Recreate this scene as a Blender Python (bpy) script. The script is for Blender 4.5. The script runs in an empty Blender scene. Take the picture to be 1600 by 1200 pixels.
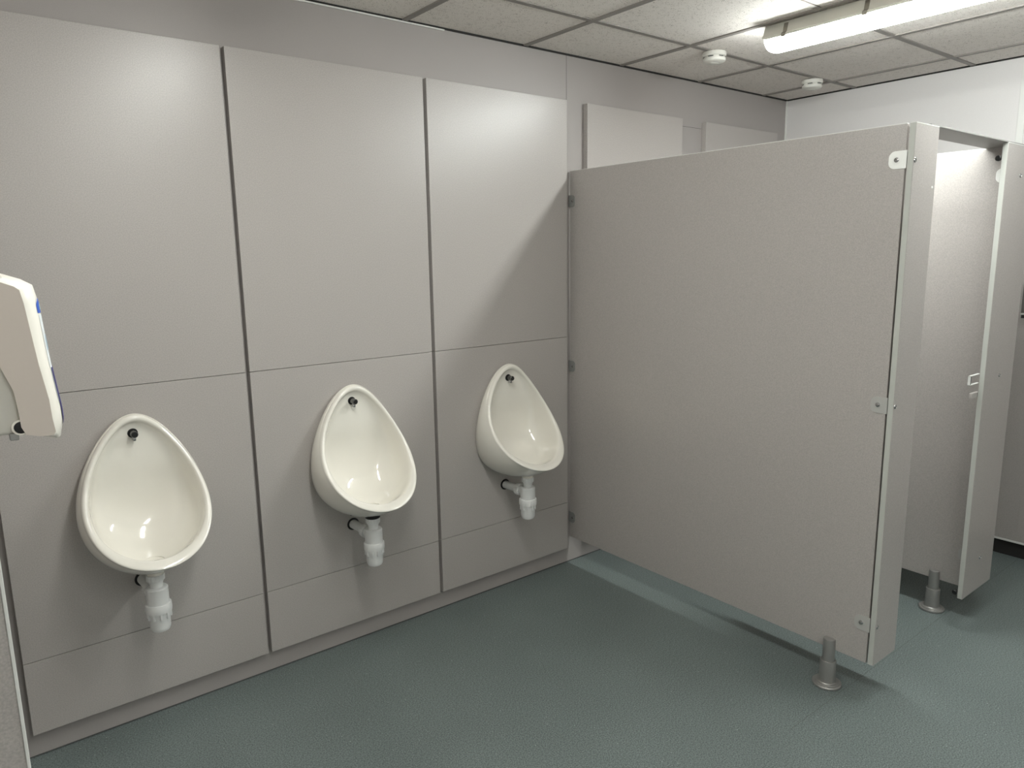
import bpy, bmesh, math, random
from mathutils import Vector, Matrix
random.seed(4)
sc = bpy.context.scene
PI = math.pi
COL = sc.collection

# ---------------------------------------------------------------- camera
cam = bpy.data.objects.new('camera', bpy.data.cameras.new('camera'))
COL.objects.link(cam)
rx, ry, rz = -0.1789, 0.0151, -0.6661
Rm = (Matrix.Rotation(rz, 3, 'Z') @ Matrix.Rotation(rx, 3, 'X') @ Matrix.Rotation(ry, 3, 'Y'))
right, fwd, up = Rm.col[0], Rm.col[1], Rm.col[2]
M = Matrix(((right.x, up.x, -fwd.x, -0.5965), (right.y, up.y, -fwd.y, -2.5614), (right.z, up.z, -fwd.z, 1.5678), (0, 0, 0, 1)))
cam.matrix_world = M
cam.data.sensor_width = 36.0
cam.data.sensor_fit = 'HORIZONTAL'
cam.data.lens = 1131.27 / 1600 * 36.0
cam.data.clip_start = 0.02
sc.camera = cam

# ---------------------------------------------------------------- world, exposure
w = bpy.data.worlds.new('world'); sc.world = w; w.use_nodes = True
w.node_tree.nodes['Background'].inputs[0].default_value = (0.02, 0.02, 0.02, 1)
w.node_tree.nodes['Background'].inputs[1].default_value = 1.0
sc.view_settings.view_transform = 'Standard'
sc.view_settings.look = 'None'
sc.view_settings.gamma = 1.0
sc.view_settings.use_curve_mapping = False
sc.view_settings.exposure = 0.79
TUBE = 26.0                      # emission of the tube diffusers (the only lights of the room)
sc.cycles.max_bounces = 12
sc.cycles.diffuse_bounces = 6

# ---------------------------------------------------------------- room numbers (metres)
WY = 0.03        # urinal wall sheet; boxing panels stand 30 mm proud of it, faces at Y=0
ZC = 2.452       # ceiling
XR = 3.596       # far right wall
XL = -0.577      # face of the left wall block
YL = -1.56       # end of the left wall block
XB, YB = -1.9, -4.0
XP = 1.793       # partition face
ZT, ZB = 1.940, 0.139
YP = -1.503      # back of the pilasters

# ---------------------------------------------------------------- materials
def srgb(r, g, b):
    f = lambda c: ((c/255+0.055)/1.055)**2.4 if c/255 > 0.04045 else c/255/12.92
    return (f(r), f(g), f(b), 1)

def mat(name, col, rough=0.5, metal=0.0, spec=0.5, noise=None, bump=None, coat=0.0, emit=None):
    """noise=(scale, lo, hi) multiplies the colour; bump=(scale, strength, distance)"""
    m = bpy.data.materials.new(name); m.use_nodes = True
    nt = m.node_tree; p = nt.nodes['Principled BSDF']
    p.inputs['Base Color'].default_value = col
    p.inputs['Roughness'].default_value = rough
    p.inputs['Metallic'].default_value = metal
    p.inputs['Specular IOR Level'].default_value = spec
    p.inputs['Coat Weight'].default_value = coat
    p.inputs['Coat Roughness'].default_value = 0.06
    tc = None
    if noise or bump:
        tc = nt.nodes.new('ShaderNodeNewGeometry')
    if noise:
        sc_, lo, hi = noise
        n = nt.nodes.new('ShaderNodeTexNoise'); n.inputs['Scale'].default_value = sc_
        n.inputs['Detail'].default_value = 3
        nt.links.new(tc.outputs['Position'], n.inputs['Vector'])
        mr = nt.nodes.new('ShaderNodeMapRange')
        mr.inputs['From Min'].default_value = 0.3; mr.inputs['From Max'].default_value = 0.7
        mr.inputs['To Min'].default_value = lo; mr.inputs['To Max'].default_value = hi
        nt.links.new(n.outputs['Fac'], mr.inputs['Value'])
        mx = nt.nodes.new('ShaderNodeVectorMath'); mx.operation = 'SCALE'
        mx.inputs[0].default_value = col[:3]
        nt.links.new(mr.outputs['Result'], mx.inputs['Scale'])
        nt.links.new(mx.outputs['Vector'], p.inputs['Base Color'])
    if bump:
        s2, st, di = bump
        n2 = nt.nodes.new('ShaderNodeTexNoise'); n2.inputs['Scale'].default_value = s2
        n2.inputs['Detail'].default_value = 4
        nt.links.new(tc.outputs['Position'], n2.inputs['Vector'])
        b = nt.nodes.new('ShaderNodeBump'); b.inputs['Strength'].default_value = st
        b.inputs['Distance'].default_value = di
        nt.links.new(n2.outputs['Fac'], b.inputs['Height'])
        nt.links.new(b.outputs['Normal'], p.inputs['Normal'])
    if emit:
        p.inputs['Emission Color'].default_value = emit[0]
        p.inputs['Emission Strength'].default_value = emit[1]
    return m

LAM = mat('grey_laminate', srgb(175, 170, 166), 0.345, spec=0.75, noise=(330, 0.86, 1.14), bump=(700, 0.10, 0.0006))
LAM_EDGE = mat('grey_laminate_edge', srgb(188, 190, 184), 0.45)
WALLM = mat('wall_sheet', srgb(165, 160, 157), 0.42, noise=(500, 0.95, 1.05), bump=(600, 0.08, 0.0005))
WALLR = mat('pale_wall_sheet', srgb(222, 220, 219), 0.42, noise=(300, 0.98, 1.02))
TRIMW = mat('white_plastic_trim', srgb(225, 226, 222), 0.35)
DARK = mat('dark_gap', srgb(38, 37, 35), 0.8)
WELD = mat('floor_weld', srgb(96, 102, 100), 0.5)
SEAL = mat('dark_sealant', srgb(70, 72, 70), 0.6)
CERAMIC = mat('white_vitreous_china', srgb(236, 233, 224), 0.08, coat=0.6)
PLASTIC = mat('white_waste_plastic', srgb(222, 223, 222), 0.32)
RUBBER = mat('black_rubber', srgb(18, 18, 18), 0.5)
CHROME = mat('chrome', srgb(190, 190, 190), 0.16, metal=1.0)
CHROME_D = mat('dark_chrome', srgb(110, 110, 110), 0.25, metal=1.0)
SATIN = mat('satin_aluminium', srgb(160, 159, 156), 0.36, metal=0.6)
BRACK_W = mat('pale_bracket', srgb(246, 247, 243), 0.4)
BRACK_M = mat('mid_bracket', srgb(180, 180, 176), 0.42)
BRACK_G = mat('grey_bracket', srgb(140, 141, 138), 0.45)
RAILM = mat('headrail_metal', srgb(150, 148, 145), 0.45)
LIGHTBODY = mat('light_body_plastic', srgb(196, 194, 184), 0.45)
CLIPM = mat('steel_clip', srgb(135, 130, 120), 0.35, metal=0.7)
DIFF = mat('lit_diffuser', srgb(240, 240, 240), 0.3, emit=((0.96, 1.0, 0.975, 1), TUBE*1.40))
DIFF2 = mat('lit_diffuser_older_tube', srgb(240, 240, 240), 0.3, emit=((0.985, 1.0, 0.955, 1), TUBE*.98))
DETM = mat('detector_plastic', srgb(220, 219, 212), 0.4)
TEE = mat('ceiling_tee', srgb(138, 133, 128), 0.5)
DISPW = mat('dispenser_white', srgb(236, 233, 224), 0.3)
DISPG = mat('dispenser_side_shaded', srgb(196, 187, 178), 0.45)  # dispenser plastic greyed for the shade on its side faces
DISPB = mat('dispenser_body_plastic', srgb(198, 196, 188), 0.4)
NAVY = mat('navy_label', srgb(40, 34, 110), 0.35)
BLUE = mat('blue_label', srgb(30, 90, 200), 0.35)
LABW = mat('label_paper', srgb(232, 238, 240), 0.35)
LABB = mat('label_pale_blue_print', srgb(170, 205, 225), 0.35)
GREYD = mat('dark_grey_unit', srgb(92, 89, 86), 0.4)

def tile_material():
    m = mat('ceiling_tile', srgb(236, 231, 225), 0.85)
    nt = m.node_tree; p = nt.nodes['Principled BSDF']
    g = nt.nodes.new('ShaderNodeNewGeometry')
    v = nt.nodes.new('ShaderNodeTexVoronoi'); v.inputs['Scale'].default_value = 190
    v.inputs['Randomness'].default_value = 1.0
    nt.links.new(g.outputs['Position'], v.inputs['Vector'])
    n = nt.nodes.new('ShaderNodeTexNoise'); n.inputs['Scale'].default_value = 60
    nt.links.new(g.outputs['Position'], n.inputs['Vector'])
    # hole radius varies with noise
    th = nt.nodes.new('ShaderNodeMath'); th.operation = 'MULTIPLY_ADD'
    th.inputs[1].default_value = 0.9; th.inputs[2].default_value = -0.20
    nt.links.new(n.outputs['Fac'], th.inputs[0])
    lt = nt.nodes.new('ShaderNodeMath'); lt.operation = 'LESS_THAN'
    nt.links.new(v.outputs['Distance'], lt.inputs[0]); nt.links.new(th.outputs[0], lt.inputs[1])
    mx = nt.nodes.new('ShaderNodeMix'); mx.data_type = 'RGBA'
    mx.inputs['A'].default_value = srgb(236, 231, 225); mx.inputs['B'].default_value = srgb(186, 180, 172)
    nt.links.new(lt.outputs[0], mx.inputs['Factor'])
    nt.links.new(mx.outputs['Result'], p.inputs['Base Color'])
    return m
TILE = tile_material()

def floor_material():
    m = mat('speckled_vinyl', srgb(116, 124, 122), 0.42, spec=0.6)
    nt = m.node_tree; p = nt.nodes['Principled BSDF']
    g = nt.nodes.new('ShaderNodeNewGeometry')
    n = nt.nodes.new('ShaderNodeTexNoise'); n.inputs['Scale'].default_value = 230; n.inputs['Detail'].default_value = 5
    n3 = nt.nodes.new('ShaderNodeTexNoise'); n3.inputs['Scale'].default_value = 2.2; n3.inputs['Detail'].default_value = 5
    v = nt.nodes.new('ShaderNodeTexVoronoi'); v.inputs['Scale'].default_value = 90
    for k in (n, n3, v): nt.links.new(g.outputs['Position'], k.inputs['Vector'])
    r = nt.nodes.new('ShaderNodeValToRGB')
    e = r.color_ramp.elements
    e[0].position = 0.33; e[0].color = srgb(74, 84, 84)
    e[1].position = 0.68; e[1].color = srgb(134, 145, 143)
    nt.links.new(n.outputs['Fac'], r.inputs['Fac'])
    mr = nt.nodes.new('ShaderNodeMapRange'); mr.inputs['From Min'].default_value = 0.3; mr.inputs['From Max'].default_value = 0.7
    mr.inputs['To Min'].default_value = 0.92; mr.inputs['To Max'].default_value = 1.07
    nt.links.new(n3.outputs['Fac'], mr.inputs['Value'])
    sc_ = nt.nodes.new('ShaderNodeVectorMath'); sc_.operation = 'SCALE'
    nt.links.new(r.outputs['Color'], sc_.inputs[0]); nt.links.new(mr.outputs['Result'], sc_.inputs['Scale'])
    # sparse pale flecks of the safety vinyl
    wn = nt.nodes.new('ShaderNodeSeparateColor'); nt.links.new(v.outputs['Color'], wn.inputs[0])
    gt = nt.nodes.new('ShaderNodeMath'); gt.operation = 'GREATER_THAN'; gt.inputs[1].default_value = 0.975
    nt.links.new(wn.outputs[0], gt.inputs[0])
    lt = nt.nodes.new('ShaderNodeMath'); lt.operation = 'LESS_THAN'; lt.inputs[1].default_value = 0.14
    nt.links.new(v.outputs['Distance'], lt.inputs[0])
    an = nt.nodes.new('ShaderNodeMath'); an.operation = 'MULTIPLY'
    nt.links.new(gt.outputs[0], an.inputs[0]); nt.links.new(lt.outputs[0], an.inputs[1])
    mx = nt.nodes.new('ShaderNodeMix'); mx.data_type = 'RGBA'
    nt.links.new(an.outputs[0], mx.inputs['Factor'])
    nt.links.new(sc_.outputs['Vector'], mx.inputs['A']); mx.inputs['B'].default_value = srgb(190, 198, 195)
    nt.links.new(mx.outputs['Result'], p.inputs['Base Color'])
    b = nt.nodes.new('ShaderNodeBump'); b.inputs['Strength'].default_value = 0.12; b.inputs['Distance'].default_value = 0.001
    nt.links.new(n.outputs['Fac'], b.inputs['Height']); nt.links.new(b.outputs['Normal'], p.inputs['Normal'])
    return m
FLOORM = floor_material()

# ---------------------------------------------------------------- helpers
def link(name, bm, m, parent=None, smooth=False, loc=None):
    bmesh.ops.recalc_face_normals(bm, faces=bm.faces[:])
    me = bpy.data.meshes.new(name); bm.to_mesh(me); bm.free()
    me.materials.append(m)
    if smooth:
        for f in me.polygons: f.use_smooth = True
    o = bpy.data.objects.new(name, me); COL.objects.link(o)
    if parent is not None:
        o.parent = parent
    if loc: o.location = loc
    return o

def smooth_by_angle(o, ang=40):
    me = o.data
    for f in me.polygons: f.use_smooth = True
    bm = bmesh.new(); bm.from_mesh(me)
    for e in bm.edges:
        if len(e.link_faces) == 2 and e.calc_face_angle(0) > math.radians(ang): e.smooth = False
    bm.to_mesh(me); bm.free()
    return o

def add_box(bm, x0, x1, y0, y1, z0, z1, bev=0.0, seg=2):
    r = bmesh.ops.create_cube(bm, size=1.0)
    vs = r['verts']
    for v in vs:
        v.co = Vector(((x0+x1)/2 + v.co.x*(x1-x0), (y0+y1)/2 + v.co.y*(y1-y0), (z0+z1)/2 + v.co.z*(z1-z0)))
    if bev > 0:
        es = list({e for v in vs for e in v.link_edges})
        bmesh.ops.bevel(bm, geom=es, offset=bev, segments=seg, profile=0.5, affect='EDGES')

def box(name, x0, x1, y0, y1, z0, z1, m, parent=None, bev=0.0, seg=2):
    bm = bmesh.new(); add_box(bm, x0, x1, y0, y1, z0, z1, bev, seg)
    o = link(name, bm, m, parent)
    if bev: smooth_by_angle(o, 12)      # keep the big faces truly flat
    return o

def add_lathe(bm, prof, mtx=Matrix(), n=40):
    """prof: list of (r, h) about local Z"""
    rings = []
    for r, h in prof:
        if r < 1e-6:
            rings.append([bm.verts.new(mtx @ Vector((0, 0, h)))])
        else:
            rings.append([bm.verts.new(mtx @ Vector((r*math.cos(2*PI*i/n), r*math.sin(2*PI*i/n), h))) for i in range(n)])
    for a, b in zip(rings, rings[1:]):
        for i in range(n):
            j = (i+1) % n
            if len(a) == 1 and len(b) == 1: continue
            if len(a) == 1: bm.faces.new((a[0], b[i], b[j]))
            elif len(b) == 1: bm.faces.new((a[i], a[j], b[0]))
            else: bm.faces.new((a[i], a[j], b[j], b[i]))

def lathe(name, prof, m, parent=None, mtx=Matrix(), n=40, ang=35):
    bm = bmesh.new(); add_lathe(bm, prof, mtx, n)
    return smooth_by_angle(link(name, bm, m, parent), ang)

def along(axis, loc=(0, 0, 0)):
    """matrix taking local +Z to an axis"""
    q = Vector((0, 0, 1)).rotation_difference(Vector(axis)).to_matrix().to_4x4()
    return Matrix.Translation(loc) @ q

def empty(name, loc=(0, 0, 0)):
    o = bpy.data.objects.new(name, None); COL.objects.link(o); o.location = loc
    o.empty_display_size = 0.1
    return o

def tag(o, label, cat, group=None):
    o['kind'] = 'thing'; o['label'] = label; o['category'] = cat
    if group: o['group'] = group
    return o

def struct(o):
    o['kind'] = 'structure'; return o

def copy_tree(o, parent=None):
    c = o.copy(); COL.objects.link(c); c.parent = parent
    for ch in list(o.children): copy_tree(ch, c)
    return c

# ================================================================= THE SETTING
struct(box('floor', XB-.1, XR+.1, YB-.1, WY+.1, -0.1, 0, FLOORM))
struct(box('ceiling', XB-.1, XR+.1, YB-.1, WY+.1, ZC+.004, ZC+.1, TILE))
struct(box('wall_back', XL, XR+.1, WY, WY+.1, 0, ZC+.004, WALLM))
struct(box('wall_right', XR, XR+.1, YB, WY, 0, ZC+.004, WALLR))
struct(box('wall_left', XB, XL, YL, WY+.1, 0, ZC+.004, LAM))
struct(box('wall_far_left', XB-.1, XB, YB, YL, 0, ZC+.004, WALLR))
struct(box('wall_front', XB-.1, XR+.1, YB-.1, YB, 0, ZC+.004, WALLR))

# ceiling grid tees: 600 mm module
GX, GY = 0.9393, -0.3892
bm = bmesh.new()
k = -5
while True:
    x = GX + 0.6*k
    if x > XR: break
    y1 = WY if x > XL else YL
    if x > XB: add_box(bm, x-.012, x+.012, YB, y1, ZC-.001, ZC+.0045)
    k += 1
for k in range(0, 7):
    y = GY - 0.6*k
    if y > YB: add_box(bm, XB if y < YL else XL, XR, y-.012, y+.012, ZC-.0005, ZC+.0045)
struct(link('trim_1', bm, TEE))
# dark shadow gap where the tiles meet the walls
bm = bmesh.new()
add_box(bm, XL, XR, WY-.006, WY, ZC-.003, ZC+.004)
add_box(bm, XR-.006, XR, YB, WY, ZC-.003, ZC+.004)
struct(link('trim_2', bm, DARK))
# white wall-angle bead, coming away at its right end
bm = bmesh.new()
add_box(bm, XL, 1.12, WY-.0075, WY, ZC-.0085, ZC-.003, 0.0005, 1)
struct(link('trim_3', bm, TRIMW))
# white corner trims and joint cover strips
struct(box('trim_4', XR-.010, XR, WY-.010, WY, 0.0, ZC-.003, TRIMW, bev=.002))
struct(box('trim_5', XR-.006, XR, -1.235, -1.205, 0.0, ZC-.003, TRIMW, bev=.002))
struct(box('trim_6', XL-.0030, XL+.0008, YL-.0020, YL+.022, 0, ZC, TRIMW, bev=.0008))
# fine joints in the wall sheeting
struct(box('trim_7', 1.7825, 1.7840, WY-.0006, WY+.001, 2.217, ZC, SEAL))
struct(box('trim_8', 2.590, 2.775, WY-.0006, WY+.001, 2.2165, 2.2180, SEAL))
# sealant bead at the foot of the wall, floor weld seams
bm = bmesh.new()
add_box(bm, XL, XR, WY-.004, WY, 0, .004, .0015, 1)
struct(link('baseboard_back', bm, SEAL))
bm = bmesh.new()
add_box(bm, 1.45, XR, -1.4268, -1.4252, -.001, .0003)
struct(link('trim_9', bm, WELD))

struct(box('baseboard_right', XR-.030, XR, -2.6, -0.03, 0, .076, DARK))

# ================================================================= BOXING PANELS ON THE URINAL WALL
ZS = (0.0888, 0.3326, 1.167, 2.2491)        # bottom, low joint, high joint, top
COLS = [(-0.5274, 0.2237, 'left'), (0.2381, 0.9949, 'middle'), (1.0105, 1.7595, 'right')]
BN = ('kick_board', 'middle_board', 'upper_board')
for x0, x1, lab in ((COLS[0][0], COLS[0][1], 'leftmost column of grey laminate boxing boards, behind the urinal nearest the camera'),
                    (COLS[1][0], COLS[1][1], 'middle column of grey laminate boxing boards, behind the middle urinal'),
                    (COLS[2][0], COLS[2][1], 'right column of grey laminate boxing boards, crossed by the partition shadow')):
    root = empty('wall_boxing', ((x0+x1)/2, WY-.002, ZS[0]))
    for r in range(3):
        z0, z1 = ZS[r], ZS[r+1]
        if r > 0: z0 += .0009
        if r < 2: z1 -= .0009
        o = box(BN[r], x0, x1, 0.0, WY-.001, z0, z1, LAM, parent=root, bev=.0009, seg=2)
        o.location = -Vector(root.location)
    tag(root, lab, 'wall boxing', 'grey boxing columns behind the urinals')
# panels inside the cubicles (upper edge shows over the partition)
o = box('wall_boxing', 1.889, 2.582, 0.0, WY-.001, 0.0888, 2.2491, LAM, bev=.0009)
tag(o, 'grey laminate wall panel in the near cubicle, its top showing just over the partition', 'wall boxing', 'grey panels behind the cubicles')
o = box('wall_boxing', 2.781, 3.466, 0.0, WY-.001, 0.0888, 2.2491, LAM, bev=.0009)
tag(o, 'grey laminate wall panel in the far corner cubicle, only its upper strip showing', 'wall boxing', 'grey panels behind the cubicles')
# far right wall boxing, seen between the second pilaster and the frame edge
p = box('wall_boxing', XR-.045, XR-.001, -2.6, -0.03, 0.088, 1.98, LAM, bev=.002)
tag(p, 'grey boxing panel low on the far right wall with a pale bottom edge', 'wall boxing')
box('bottom_edge_trim', XR-.047, XR-.02, -2.6, -0.03, 0.078, 0.088, TRIMW, parent=p, bev=.002)
box('access_hatch', XR-.0475, XR-.045, -1.95, -1.407, 0.140, 0.95, LAM, parent=p, bev=.0006)

# ================================================================= URINALS
def egg(phi, w, k, zt, zb, s=1.0):
    zm, a = (zt+zb)/2, (zt-zb)/2
    return w*s*math.sin(phi)*(1-k*math.cos(phi)), zm + a*s*math.cos(phi)
ZRT, ZRB = 1.0765, 0.642
def rim_y(z):
    u = min(max((ZRT-z)/(ZRT-ZRB), 0), 1)
    return -(0.0303 + 0.2649*u**2.1)

def urinal():
    root = empty('urinal', (0, 0, 0))
    bm = bmesh.new(); N = 72
    rows = []
    def row(f):
        rows.append([bm.verts.new(f(2*PI*i/N)) for i in range(N)])
    def back(p, s=1.0, y=0.0):
        x, z = egg(p, .176, .26, 1.071, .570, s); return Vector((x, y, z))
    def rim(p, s=1.0, dy=0.0):
        x, z = egg(p, .175, .3276, ZRT, ZRB, 1.0)
        X, Z = egg(p, .175, .3276, ZRT, ZRB, s)
        y = rim_y(Z) if s < 1 else rim_y(z)
        return Vector((X, y+dy, Z))
    row(lambda p: back(p, .96, 0.0))
    row(lambda p: back(p, .995, -.001))
    row(lambda p: back(p, 1.0, -.006))
    for t, bl in ((.2, .010), (.42, .015), (.65, .014), (.85, .007)):
        def f(p, t=t, bl=bl):
            a, b = back(p), rim(p)
            v = a.lerp(b, t)
            c = Vector((0, 0, .83)); d = Vector((v.x, 0, v.z-c.z)); 
            if d.length > 0: d.normalize()
            low = 0.5-0.5*math.cos(p)
            return v + d*bl*(0.35+0.65*low) + Vector((0, 0, -0.010*low*low*math.sin(PI*t)))
        row(f)
    row(lambda p: rim(p, 1.004, .010))
    row(lambda p: rim(p, 1.0, .002))
    row(lambda p: rim(p, .985, -.004))
    row(lambda p: rim(p, .960, -.007))
    row(lambda p: rim(p, .930, -.007))
    row(lambda p: rim(p, .905, -.003))
    row(lambda p: rim(p, .886, .004))
    # bowl: from the inner rim back to the flat back, deep and round at the bottom
    def yback(z):
        t = min(max((.925-z)/.10, 0), 1); t = t*t*(3-2*t)
        return -.0150 + .0110*t
    for s, f_ in ((.872, .12), (.858, .27), (.838, .46), (.800, .68), (.74, .86), (.65, .96), (.47, 1.0), (.24, 1.0)):
        def g(p, s=s, f_=f_):
            X, Z = egg(p, .175, .3276, ZRT, ZRB, s)
            x9, z9 = egg(p, .175, .3276, ZRT, ZRB, .886)
            y0 = rim_y(z9)+.006
            low = 0.5-0.5*math.cos(p)
            yb = yback(Z)
            Z += -0.062*low**1.8*math.sin(PI*min(f_, 1))
            return Vector((X, y0 + (yb-y0)*f_, Z))
        row(g)
    for a, b in zip(rows, rows[1:]):
        for i in range(N):
            j = (i+1) % N
            bm.faces.new((a[i], a[j], b[j], b[i]))
    c = bm.verts.new((0, yback(.859), .859))
    for i in range(N): bm.faces.new((rows[-1][i], rows[-1][(i+1) % N], c))
    bm.faces.new(rows[0])
    o = link('bowl', bm, CERAMIC, root, smooth=True)
    s = o.modifiers.new('sub', 'SUBSURF'); s.levels = 1; s.render_levels = 2
    # waste spigot under the bowl
    lathe('waste_spigot', [(0.030, .625), (.032, .600), (.030, .592), (.026, .590), (.026, .575), (0, .575)], CERAMIC, root, Matrix.Translation((-.006, -.150, 0)))
    # grate on the bowl floor
    g = lathe('waste_grate', [(0, .003), (.010, .003), (.018, .002), (.023, .000), (.024, -.002), (.023, -.006)], CHROME, root, along((0, .1, 1), (-.004, -.175, .626)))
    # flush spreader: rubber washer, tube, down-turned lip
    sp = lathe('flush_spreader', [(.0, .034), (.0085, .034), (.0105, .032), (.0108, .004), (.0108, -.012)], CHROME_D, root, along((0, -1, 0), (-.004, -.017, 1.015)))
    lathe('washer', [(.0100, .003), (.0150, .003), (.0155, .001), (.0150, -.002)], RUBBER, sp, along((0, -1, 0), (-.004, -.0165, 1.015)))
    lathe('end_cap', [(.0, .0365), (.0078, .0360), (.0088, .0345), (.0088, .033)], RUBBER, sp, along((0, -1, 0), (-.004, -.017, 1.015)))
    bm = bmesh.new(); add_box(bm, -.009, .001, -.040, -.020, .992, 1.006, .003, 2)
    smooth_by_angle(link('spray_lip', bm, CHROME, sp))
    # bottle trap
    T = Matrix.Translation((-.008, -.153, 0))
    tr = lathe('bottle_trap', [(0, .5380), (.024, .5380), (.031, .5365), (.0335, .5330), (.0335, .4700), (.0335, .4450), (.0318, .4400),
                               (.0312, .4050), (.0300, .3980), (.0270, .3915), (.0200, .3880), (0, .3870)], PLASTIC, root, T, 48)
    bm = bmesh.new()
    add_lathe(bm, [(.0330, .4830), (.0375, .4820), (.0390, .4800), (.0395, .4640), (.0385, .4540), (.0335, .4520)], T, 48)
    for k in range(10):
        a = 2*PI*k/10 + .25
        R = Matrix.Translation((-.008, -.153, 0)) @ Matrix.Rotation(a, 4, 'Z')
        b2 = bmesh.new(); add_box(b2, .0305, .0372, -.0032, .0032, .4330, .4560, .001, 1)
        tmp = bpy.data.meshes.new('t'); b2.transform(R); b2.to_mesh(tmp); b2.free(); bm.from_mesh(tmp); bpy.data.meshes.remove(tmp)
    smooth_by_angle(link('locking_ring', bm, PLASTIC, tr))
    # inlet neck and knurled nut
    lathe('inlet_neck', [(.0195, .536), (.0195, .552), (.0210, .552), (.0210, .560)], PLASTIC, tr, T, 40)
    bm = bmesh.new(); prof = [(.0225, .5600), (.0262, .5610), (.0268, .5640), (.0268, .5780), (.0260, .5800), (.020, .5800)]
    n = 56; rings = []
    for r, h in prof:
        rings.append([bm.verts.new(T @ Vector(((r+(.0008 if i % 4 < 2 else -.0003))*math.cos(2*PI*i/n), (r+(.0008 if i % 4 < 2 else -.0003))*math.sin(2*PI*i/n), h))) for i in range(n)])
    for a, b in zip(rings, rings[1:]):
        for i in range(n): bm.faces.new((a[i], a[(i+1) % n], b[(i+1) % n], b[i]))
    link('inlet_nut', bm, PLASTIC, tr)
    # outlet towards the wall
    yo = -.153
    A = along((-.06, 1, .0), (-.010, yo, .512))
    op = lathe('outlet_pipe', [(.0205, .02), (.0205, .045), (.0175, .046), (.0175, .1520)], PLASTIC, tr, A, 40)
    bm = bmesh.new(); rings = []
    for r, h in [(.019, .040), (.0255, .041), (.0265, .044), (.0265, .062), (.0255, .066), (.018, .067)]:
        rings.append([bm.verts.new(A @ Vector(((r+(.0008 if i % 4 < 2 else -.0003))*math.cos(2*PI*i/n), (r+(.0008 if i % 4 < 2 else -.0003))*math.sin(2*PI*i/n), h))) for i in range(n)])
    for a, b in zip(rings, rings[1:]):
        for i in range(n): bm.faces.new((a[i], a[(i+1) % n], b[(i+1) % n], b[i]))
    link('outlet_nut', bm, PLASTIC, tr)
    lathe('wall_hole_seal', [(.0170, .0022), (.0245, .0022), (.0250, .001), (.0250, 0)], RUBBER, tr, along((0, -1, 0), (-.019, -.0005, .512)))
    return root

U = urinal()
UL = ['white ceramic urinal nearest the camera, leftmost of the three, with a black tipped flush spreader',
      'white ceramic urinal on the middle grey panel with a black seal above its trap',
      'white ceramic urinal beside the cubicle partition, farthest from the camera']
for i, cx in enumerate((-.152, .6165, 1.385)):
    o = U if i == 0 else copy_tree(U)
    o.location = (cx, 0, 0)
    tag(o, UL[i], 'urinal', 'row of three wall urinals')
    if i == 1:
        s = lathe('spigot_seal', [(.0268, .5800), (.0285, .5815), (.0285, .5900), (.024, .5920)], RUBBER, o, Matrix.Translation((-.008, -.153, 0)))

# ================================================================= CUBICLES
def screw(parent, loc, axis, r=.0062):
    A = along(axis, loc)
    return lathe('screw', [(r, -.001), (r, .0008), (r*.86, .0024), (r*.45, .0036), (r*.38, .0020), (0, .0018)], CHROME, parent, A, 20, 30)

def plate_bm(w, h, rr, t, flip=1):
    """plate in local YZ, thickness along -X; square at y=0, rounded on the far side (y = w*flip)"""
    pts = [(0, -h/2)]
    for k in range(9):
        a = -PI/2 + k*PI/16
        pts.append((w-rr+rr*math.cos(a), -h/2+rr+rr*math.sin(a)))
    for k in range(9):
        a = k*PI/16
        pts.append((w-rr+rr*math.cos(a), h/2-rr+rr*math.sin(a)))
    pts.append((0, h/2))
    bm = bmesh.new()
    f = bm.faces.new([bm.verts.new((0, y*flip, z)) for y, z in pts])
    e = bmesh.ops.extrude_face_region(bm, geom=[f])
    for v in [g for g in e['geom'] if isinstance(g, bmesh.types.BMVert)]: v.co.x -= t
    return bm

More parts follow.
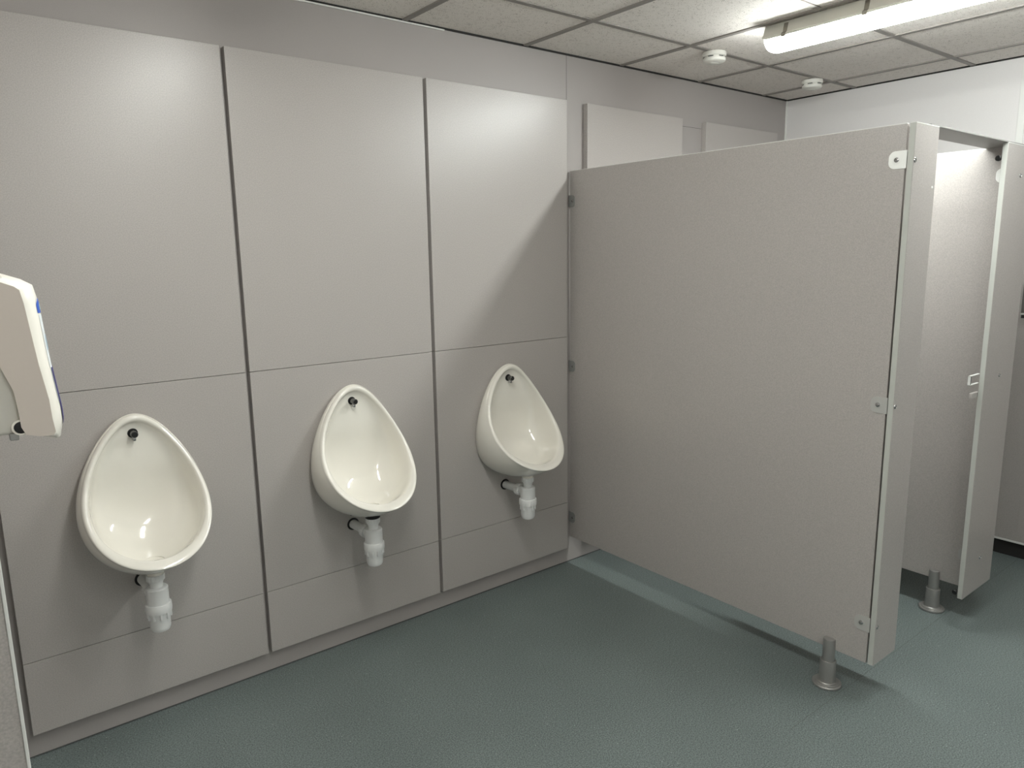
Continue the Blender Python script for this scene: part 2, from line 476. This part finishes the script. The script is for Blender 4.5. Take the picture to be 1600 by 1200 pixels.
def partition(x, name_label, cat, ystart, pale_top=True):
    T = .013
    root = empty('cubicle_partition', (x+T/2, 0, 0))
    def par(o):  # children are modelled in world space, keep them there
        o.location = Vector((-(x+T/2), 0, 0)); return o
    par(box('panel_board', x, x+T, YP+.006, ystart, ZB, ZT, LAM, root, bev=.0011, seg=2))
    par(box('top_strip', x+.0005, x+T-.0005, YP+.008, ystart-.002, ZT-.0012, ZT+.0016, TRIMW, root, bev=.0005, seg=1))  # pale strip along the top edge
    for side in (-1, 1):
        for i, z in enumerate((1.834, 1.058, .283)):
            if i == 1 and x > 2: continue          # the lock keeper sits there
            bm = plate_bm(.054, .054, .020, .0025, 1)
            for v in bm.verts:
                v.co = Vector(((v.co.x*1 if side < 0 else -v.co.x), v.co.y, v.co.z))
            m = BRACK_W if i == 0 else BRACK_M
            X = x if side < 0 else x+T
            b = link('bracket', bm, m, root); b.location = (X-(x+T/2), YP+.001, z)
            if i == 0: b['label'] = 'pale top bracket'
            sc_ = screw(b, (-.0025 if side < 0 else .0025, .030, 0), (side, 0, 0), .0075)
            ring = lathe('washer', [(.0080, -.0005), (.0125, -.0005), (.0125, .0008), (.0080, .0012)], m, b, along((side, 0, 0), (-.0025 if side < 0 else .0025, .030, 0)), 24)
        for z in (1.803, 1.020, .245):
            bm = plate_bm(.040, .054, .016, .0025, -1)
            for v in bm.verts:
                v.co = Vector(((v.co.x if side < 0 else -v.co.x), v.co.y, v.co.z))
            X = x if side < 0 else x+T
            b = link('bracket', bm, BRACK_G, root); b.location = (X-(x+T/2), WY-.008, z)
            screw(b, (-.0025 if side < 0 else .0025, -.026, 0), (side, 0, 0), .006)
    # adjustable foot gripping the bottom edge
    yf = -1.367
    Tm = Matrix.Translation((-.013, yf, 0))
    foot = lathe('foot', [(.0, .0), (.049, .0), (.0505, .002), (.0505, .0075), (.0485, .0100), (.041, .0105), (.040, .0125), (.0310, .0130),
                          (.0288, .0150), (.0280, .0600), (.0278, .0940), (.0268, .0965), (.0215, .0970)], SATIN, root, Tm, 48)
    up_ = lathe('foot_sleeve', [(.0212, .096), (.0210, .1500), (.0207, .1740), (.0190, .1790), (.0150, .1805), (0, .1805)], SATIN, foot, Tm, 40)
    return tag(root, name_label, cat)

p1 = partition(XP, 'large grey cubicle partition beside the urinals, standing on a single metal foot', 'partition', .018)
p2 = partition(2.680, 'grey cubicle divider seen through the open doorway, brightly lit at its top', 'partition', .018)

def pilaster(x0, x1, xs, label):
    root = empty('cubicle_pilaster', ((x0+x1)/2, YP-.009, 0))
    O = Vector(root.location)
    def B(name, *a, **k):
        o = box(name, *a, parent=root, **k); o.location = -O; return o
    B('board', x0, x1, YP-.019, YP, ZB, ZT, LAM, bev=.0012)
    B('top_strip', x0+.001, x1-.001, YP-.0195, YP-.001, ZT-.0012, ZT+.0016, TRIMW)  # pale strip on top of the board
    B('edge_band', x0-.0012, x0, YP-.0178, YP-.0012, ZB+.001, ZT-.001, LAM_EDGE)
    for z in (1.830, 1.058, .282):
        s = screw(root, Vector((xs, YP-.019, z))-O, (0, -1, 0), .0080)
    return root, O, B

r1, O1, B1 = pilaster(XP, 1.9573, 1.802, '')
tag(r1, 'narrow grey pilaster at the open end of the large partition', 'cubicle post', 'cubicle pilasters')
cap = lathe('screw_cap', [(.0045, 0), (.0045, .001), (.003, .002), (0, .002)], TRIMW, r1, along((0, -1, 0), Vector((1.937, YP-.019, 1.754))-O1), 16)
cap['label'] = 'small white screw cap'
r2, O2, B2 = pilaster(2.5537, 2.8517, 2.704, '')
tag(r2, 'wide grey pilaster at the right edge, past the open cubicle doorway', 'cubicle post', 'cubicle pilasters')
# lock keeper standing off the second pilaster into the doorway, rubber door buffers
bm = bmesh.new()
xa, xb, za, zb = 2.470, 2.560, 1.040, 1.078
for a in ((xa, xb, zb-.0028, zb), (xa, xb, za, za+.0028), (xa, xa+.003, za, zb)):
    add_box(bm, a[0], a[1], YP+.001, YP+.010, a[2], a[3], .0006, 1)
kp = link('door_keep', bm, TRIMW, r2); kp.location = -O2; kp['label'] = 'bright metal lock keeper'
k2 = box('black_strip', xa+.004, xa+.0095, YP+.001, YP+.010, za+.0035, zb-.0035, RUBBER, kp)  # black strip inside the left bar of the keep
B2('keep_shadow_block', 2.500, 2.575, YP+.0005, YP+.012, .985, 1.006, LAM, bev=.002)  # block in place of the faint shadow below the keep
for z in (1.887, .163):
    b = lathe('rubber_buffer', [(.010, -.004), (.010, .006), (.007, .009), (0, .009)], RUBBER, r2, along((-1, 0, 0), Vector((2.5555, YP+.010, z))-O2), 24)

# cubicle door, swung inwards against the large partition
door = box('door', 1.9400, 1.9530, -1.497, -.900, ZB+.003, ZT-.012, LAM, parent=r1, bev=.001); door.location = -O1
h = box('headrail', 1.90, XR-.05, -1.5210, -1.404, 1.9345, ZT-.0+.0005, RAILM, bev=.0012)
h.location.z += 0.0055
tag(h, 'flat grey headrail across the top of the cubicle doorways', 'rail')

# dark unit on the far right wall
X0 = XR-.0465
u = box('wall_unit', X0-.055, X0, -1.62, -1.335, 1.245, 1.415, GREYD, bev=.004)
tag(u, 'dark grey box unit on the far right wall, cut off by the picture edge', 'wall unit')
box('front_lip', X0-.060, X0, -1.62, -1.335, 1.238, 1.247, LAM_EDGE, parent=u, bev=.002)
box('under_shade', X0-.050, X0, -1.615, -1.337, 1.222, 1.238, DARK, parent=u)  # dark strip standing in for the shade below the unit

# ================================================================= CEILING FITTINGS
def fixture(x, yfar, L, label, dm=DIFF2):
    root = empty('tube_light', (x, yfar-L/2, ZC))
    def sect(pts, y0, y1, name, m, parent=root, caps=True, inset=None):
        """closed XZ outline swept along Y with rounded ends"""
        bm = bmesh.new(); rings = []
        st = inset or [(y0, 1.0), (y1, 1.0)]
        for y, s in st:
            rings.append([bm.verts.new((px*s, y, pz if pz > -.0005 else pz*(s if s < 1 else 1))) for px, pz in pts])
        n = len(pts)
        for a, b in zip(rings, rings[1:]):
            for i in range(n): bm.faces.new((a[i], a[(i+1) % n], b[(i+1) % n], b[i]))
        bm.faces.new(rings[0]); bm.faces.new(rings[-1])
        return smooth_by_angle(link(name, bm, m, parent), 32)
    H = L/2
    body = [(-.030, 0), (-.040, -.012), (-.048, -.042), (-.0580, -.052), (-.0580, -.059), (.0580, -.059), (.0580, -.052), (.047, -.042), (.040, -.012), (.030, 0)]
    sect(body, -H, H, 'housing', LIGHTBODY, inset=[(-H, .86), (-H+.02, .97), (-H+.05, 1), (H-.05, 1), (H-.02, .97), (H, .86)])
    dif = []
    for k in range(15):
        a = PI*k/14
        dif.append((-.0500*math.cos(a), -.058-.044*math.sin(a)**.6))
    dif = [(-.0495, -.0591), (-.0500, -.064)] + dif[1:-1] + [(.0500, -.064), (.0495, -.0591)]
    o = sect(dif, -H+.004, H-.004, 'diffuser', dm, inset=[(-H+.004, .80), (-H+.012, .93), (-H+.03, 1), (H-.03, 1), (H-.012, .93), (H-.004, .80)])
    for yy in (-H+.10, -H+.42, 0, H-.42, H-.10):
        for s in (-1, 1):
            bm = bmesh.new()
            vs = [(s*.041, -.010), (s*.0485, -.042), (s*.0600, -.051), (s*.0600, -.064), (s*.0582, -.064), (s*.0582, -.052), (s*.0465, -.043), (s*.0395, -.011)]
            f1 = [bm.verts.new((a, yy-.009, b)) for a, b in vs]; f2 = [bm.verts.new((a, yy+.009, b)) for a, b in vs]
            for i in range(8): bm.faces.new((f1[i], f1[(i+1) % 8], f2[(i+1) % 8], f2[i]))
            bm.faces.new(f1); bm.faces.new(f2)
            c = link('clip', bm, CLIPM, root)
    return tag(root, label, 'light', 'ceiling tube lights')

fixture(2.190, -.745, 1.50, 'lit white tube light on the ceiling above the cubicles', DIFF)
# outside the picture: tube over the urinals, then one added as fill
fixture(0.30, -.745, 1.20, 'lit tube light over the urinals, above the top edge of the picture')
fixture(0.30, -2.60, 1.27, 'added fill tube behind the camera on the urinal side of the room')

def detector(x, y, label):
    root = empty('smoke_detector', (x, y, ZC))
    lathe('base', [(0, 0), (.052, 0), (.053, -.003), (.053, -.016), (.050, -.019), (0, -.019)], DETM, root, n=48)
    lathe('sensor_head', [(0, -.018), (.046, -.018), (.047, -.024), (.050, -.026), (.051, -.034), (.048, -.040), (.038, -.045), (.020, -.047), (.019, -.049), (.0, -.050)], DETM, root, n=48)
    for k in range(6):
        b2 = bmesh.new(); add_box(b2, .0465, .0480, -.012, .012, -.0240, -.0205)
        b2.transform(Matrix.Rotation(k*PI/3+.3, 4, 'Z')); link('vent_slot', b2, SEAL, root)
    return tag(root, label, 'smoke detector', 'ceiling smoke detectors')
detector(2.315, -.385, 'white smoke detector on the ceiling just left of the tube light')
detector(3.215, -.350, 'white smoke detector on the ceiling near the far corner, the smaller looking one')

# ================================================================= WALL DISPENSER (left edge)
def dispenser():
    yc, hw = -1.305, .055
    root = empty('dispenser', (XL, yc, 1.32))
    O = Vector(root.location)
    # outer profile (x depth from wall, z) of the cover at its middle, and of the side face
    outer = [(XL, 1.560), (-.523, 1.5505), (-.501, 1.542), (-.4875, 1.5335), (-.4830, 1.510), (-.4775, 1.424), (-.4705, 1.350), (-.4705, 1.335), (-.4765, 1.311), (-.481, 1.3085)]
    # lower edge and arc back up to the wall
    arc_o = [(-.500, 1.318), (-.522, 1.325), (-.5265, 1.338), (-.5275, 1.364), (-.530, 1.391), (-.541, 1.425), (-.556, 1.452), (XL, 1.475)]
    side = [(XL, 1.549), (-.528, 1.5395), (-.513, 1.533), (-.5075, 1.528), (-.5045, 1.510), (-.4965, 1.424), (-.4895, 1.372), (-.4885, 1.345), (-.4865, 1.326), (-.489, 1.3215)]
    arc_s = [(-.505, 1.3215), (-.522, 1.327), (-.5265, 1.338), (-.5275, 1.364), (-.530, 1.391), (-.541, 1.425), (-.556, 1.452), (XL, 1.475)]
    P_o = outer+arc_o; P_s = side+arc_s
    n = len(P_o)
    bm = bmesh.new(); rings = []
    sched = [(-1, 0.0), (-.96, .25), (-.80, .58), (-.5, .85), (-.2, .98), (.2, .98), (.5, .85), (.80, .58), (.96, .25), (1, 0.0)]
    for t, f in sched:
        rings.append([bm.verts.new(Vector((a[0]+(b[0]-a[0])*f, yc+hw*t, a[1]+(b[1]-a[1])*f))-O) for a, b in zip(P_s, P_o)])
    for a, b in zip(rings, rings[1:]):
        for i in range(n): bm.faces.new((a[i], a[(i+1) % n], b[(i+1) % n], b[i]))
    bm.faces.new(rings[-1])
    cov = smooth_by_angle(link('cover', bm, DISPW, root), 50)
    # side cheeks, greyer because their shade is put into the colour
    for sgn in (-1, 1):
        bm = bmesh.new()
        f = bm.faces.new([bm.verts.new(Vector((x, yc+sgn*hw, z))-O) for x, z in P_s])
        e = bmesh.ops.extrude_face_region(bm, geom=[f])
        for v in [g for g in e['geom'] if isinstance(g, bmesh.types.BMVert)]: v.co.y += sgn*.0012
        c = link('side_cheek', bm, DISPG, root); c['label'] = 'side face with its shade painted in grey'
    # inner body behind the arc
    bm = bmesh.new(); add_box(bm, XL, -.524, yc-.050, yc+.050, 1.328, 1.55, .006, 3)
    b = smooth_by_angle(link('body', bm, DISPB, root)); b.location = -O
    lathe('nozzle', [(.0085, .0), (.0085, .0035), (.005, .0045), (0, .0045)], RUBBER, root, along((0, -1, 0), Vector((-.5265, yc-.0500, 1.3375))-O), 24)
    lathe('nozzle_ring', [(.0085, .0), (.0110, .0), (.0110, .003), (.0085, .004)], DISPW, root, along((0, -1, 0), Vector((-.5270, yc-.0500, 1.3375))-O), 24)
    bm = bmesh.new(); add_box(bm, -.541, -.530, yc-.052, yc-.035, 1.320, 1.330, .001, 1)
    t = link('release_tab', bm, BRACK_G, root); t.location = -O
    # printed labels lying on the front of the cover
    def front(z):
        q = [(z_, x_) for x_, z_ in outer[3:9]]
        for (za, xa), (zb, xb) in zip(q, q[1:]):
            if zb <= z <= za: return xb+(xa-xb)*(z-zb)/(za-zb)
        return -.4830
    def sidex(z):
        q = [(z_, x_) for x_, z_ in side[3:9]]
        for (za, xa), (zb, xb) in zip(q, q[1:]):
            if zb <= z <= za: return xb+(xa-xb)*(z-zb)/(za-zb)
        return -.505
    def surf(t, z):
        for (ta, fa), (tb, fb) in zip(sched, sched[1:]):
            if ta <= t <= tb:
                f = fa+(fb-fa)*(t-ta)/(tb-ta); break
        return sidex(z)+(front(z)-sidex(z))*f
    def label(name, t0, t1, z0, z1, m, off=.0005, rnd=False, parent=root):
        bm = bmesh.new(); A = 12; Bn = 14; g = []
        for i in range(A+1):
            r = []
            for j in range(Bn+1):
                t = t0+(t1-t0)*i/A; z = z0+(z1-z0)*j/Bn
                if rnd:
                    u, v = 2*i/A-1, 2*j/Bn-1
                    if v > 0:
                        t = (t0+t1)/2+(t1-t0)/2*u*math.sqrt(max(0, 1-.75*v*v))
                r.append(bm.verts.new(Vector((surf(t, z)+off, yc+hw*t, z))-O))
            g.append(r)
        for i in range(A):
            for j in range(Bn):
                bm.faces.new((g[i][j], g[i+1][j], g[i+1][j+1], g[i][j+1]))
        return link(name, bm, m, parent)
    lb = label('front_label', -.62, .62, 1.362, 1.492, LABW, .0004)
    label('blue_emblem', -.66, .66, 1.494, 1.514, BLUE, .0006, True)
    label('emblem_mark', -.40, .40, 1.498, 1.508, LABB, .0009, True)
    label('label_print', -.45, .45, 1.440, 1.462, LABB, .0007)
    label('navy_band', -.58, .58, 1.332, 1.415, NAVY, .0010)
    return tag(root, 'white plastic soap dispenser with blue emblem at the left picture edge', 'dispenser')
dispenser()
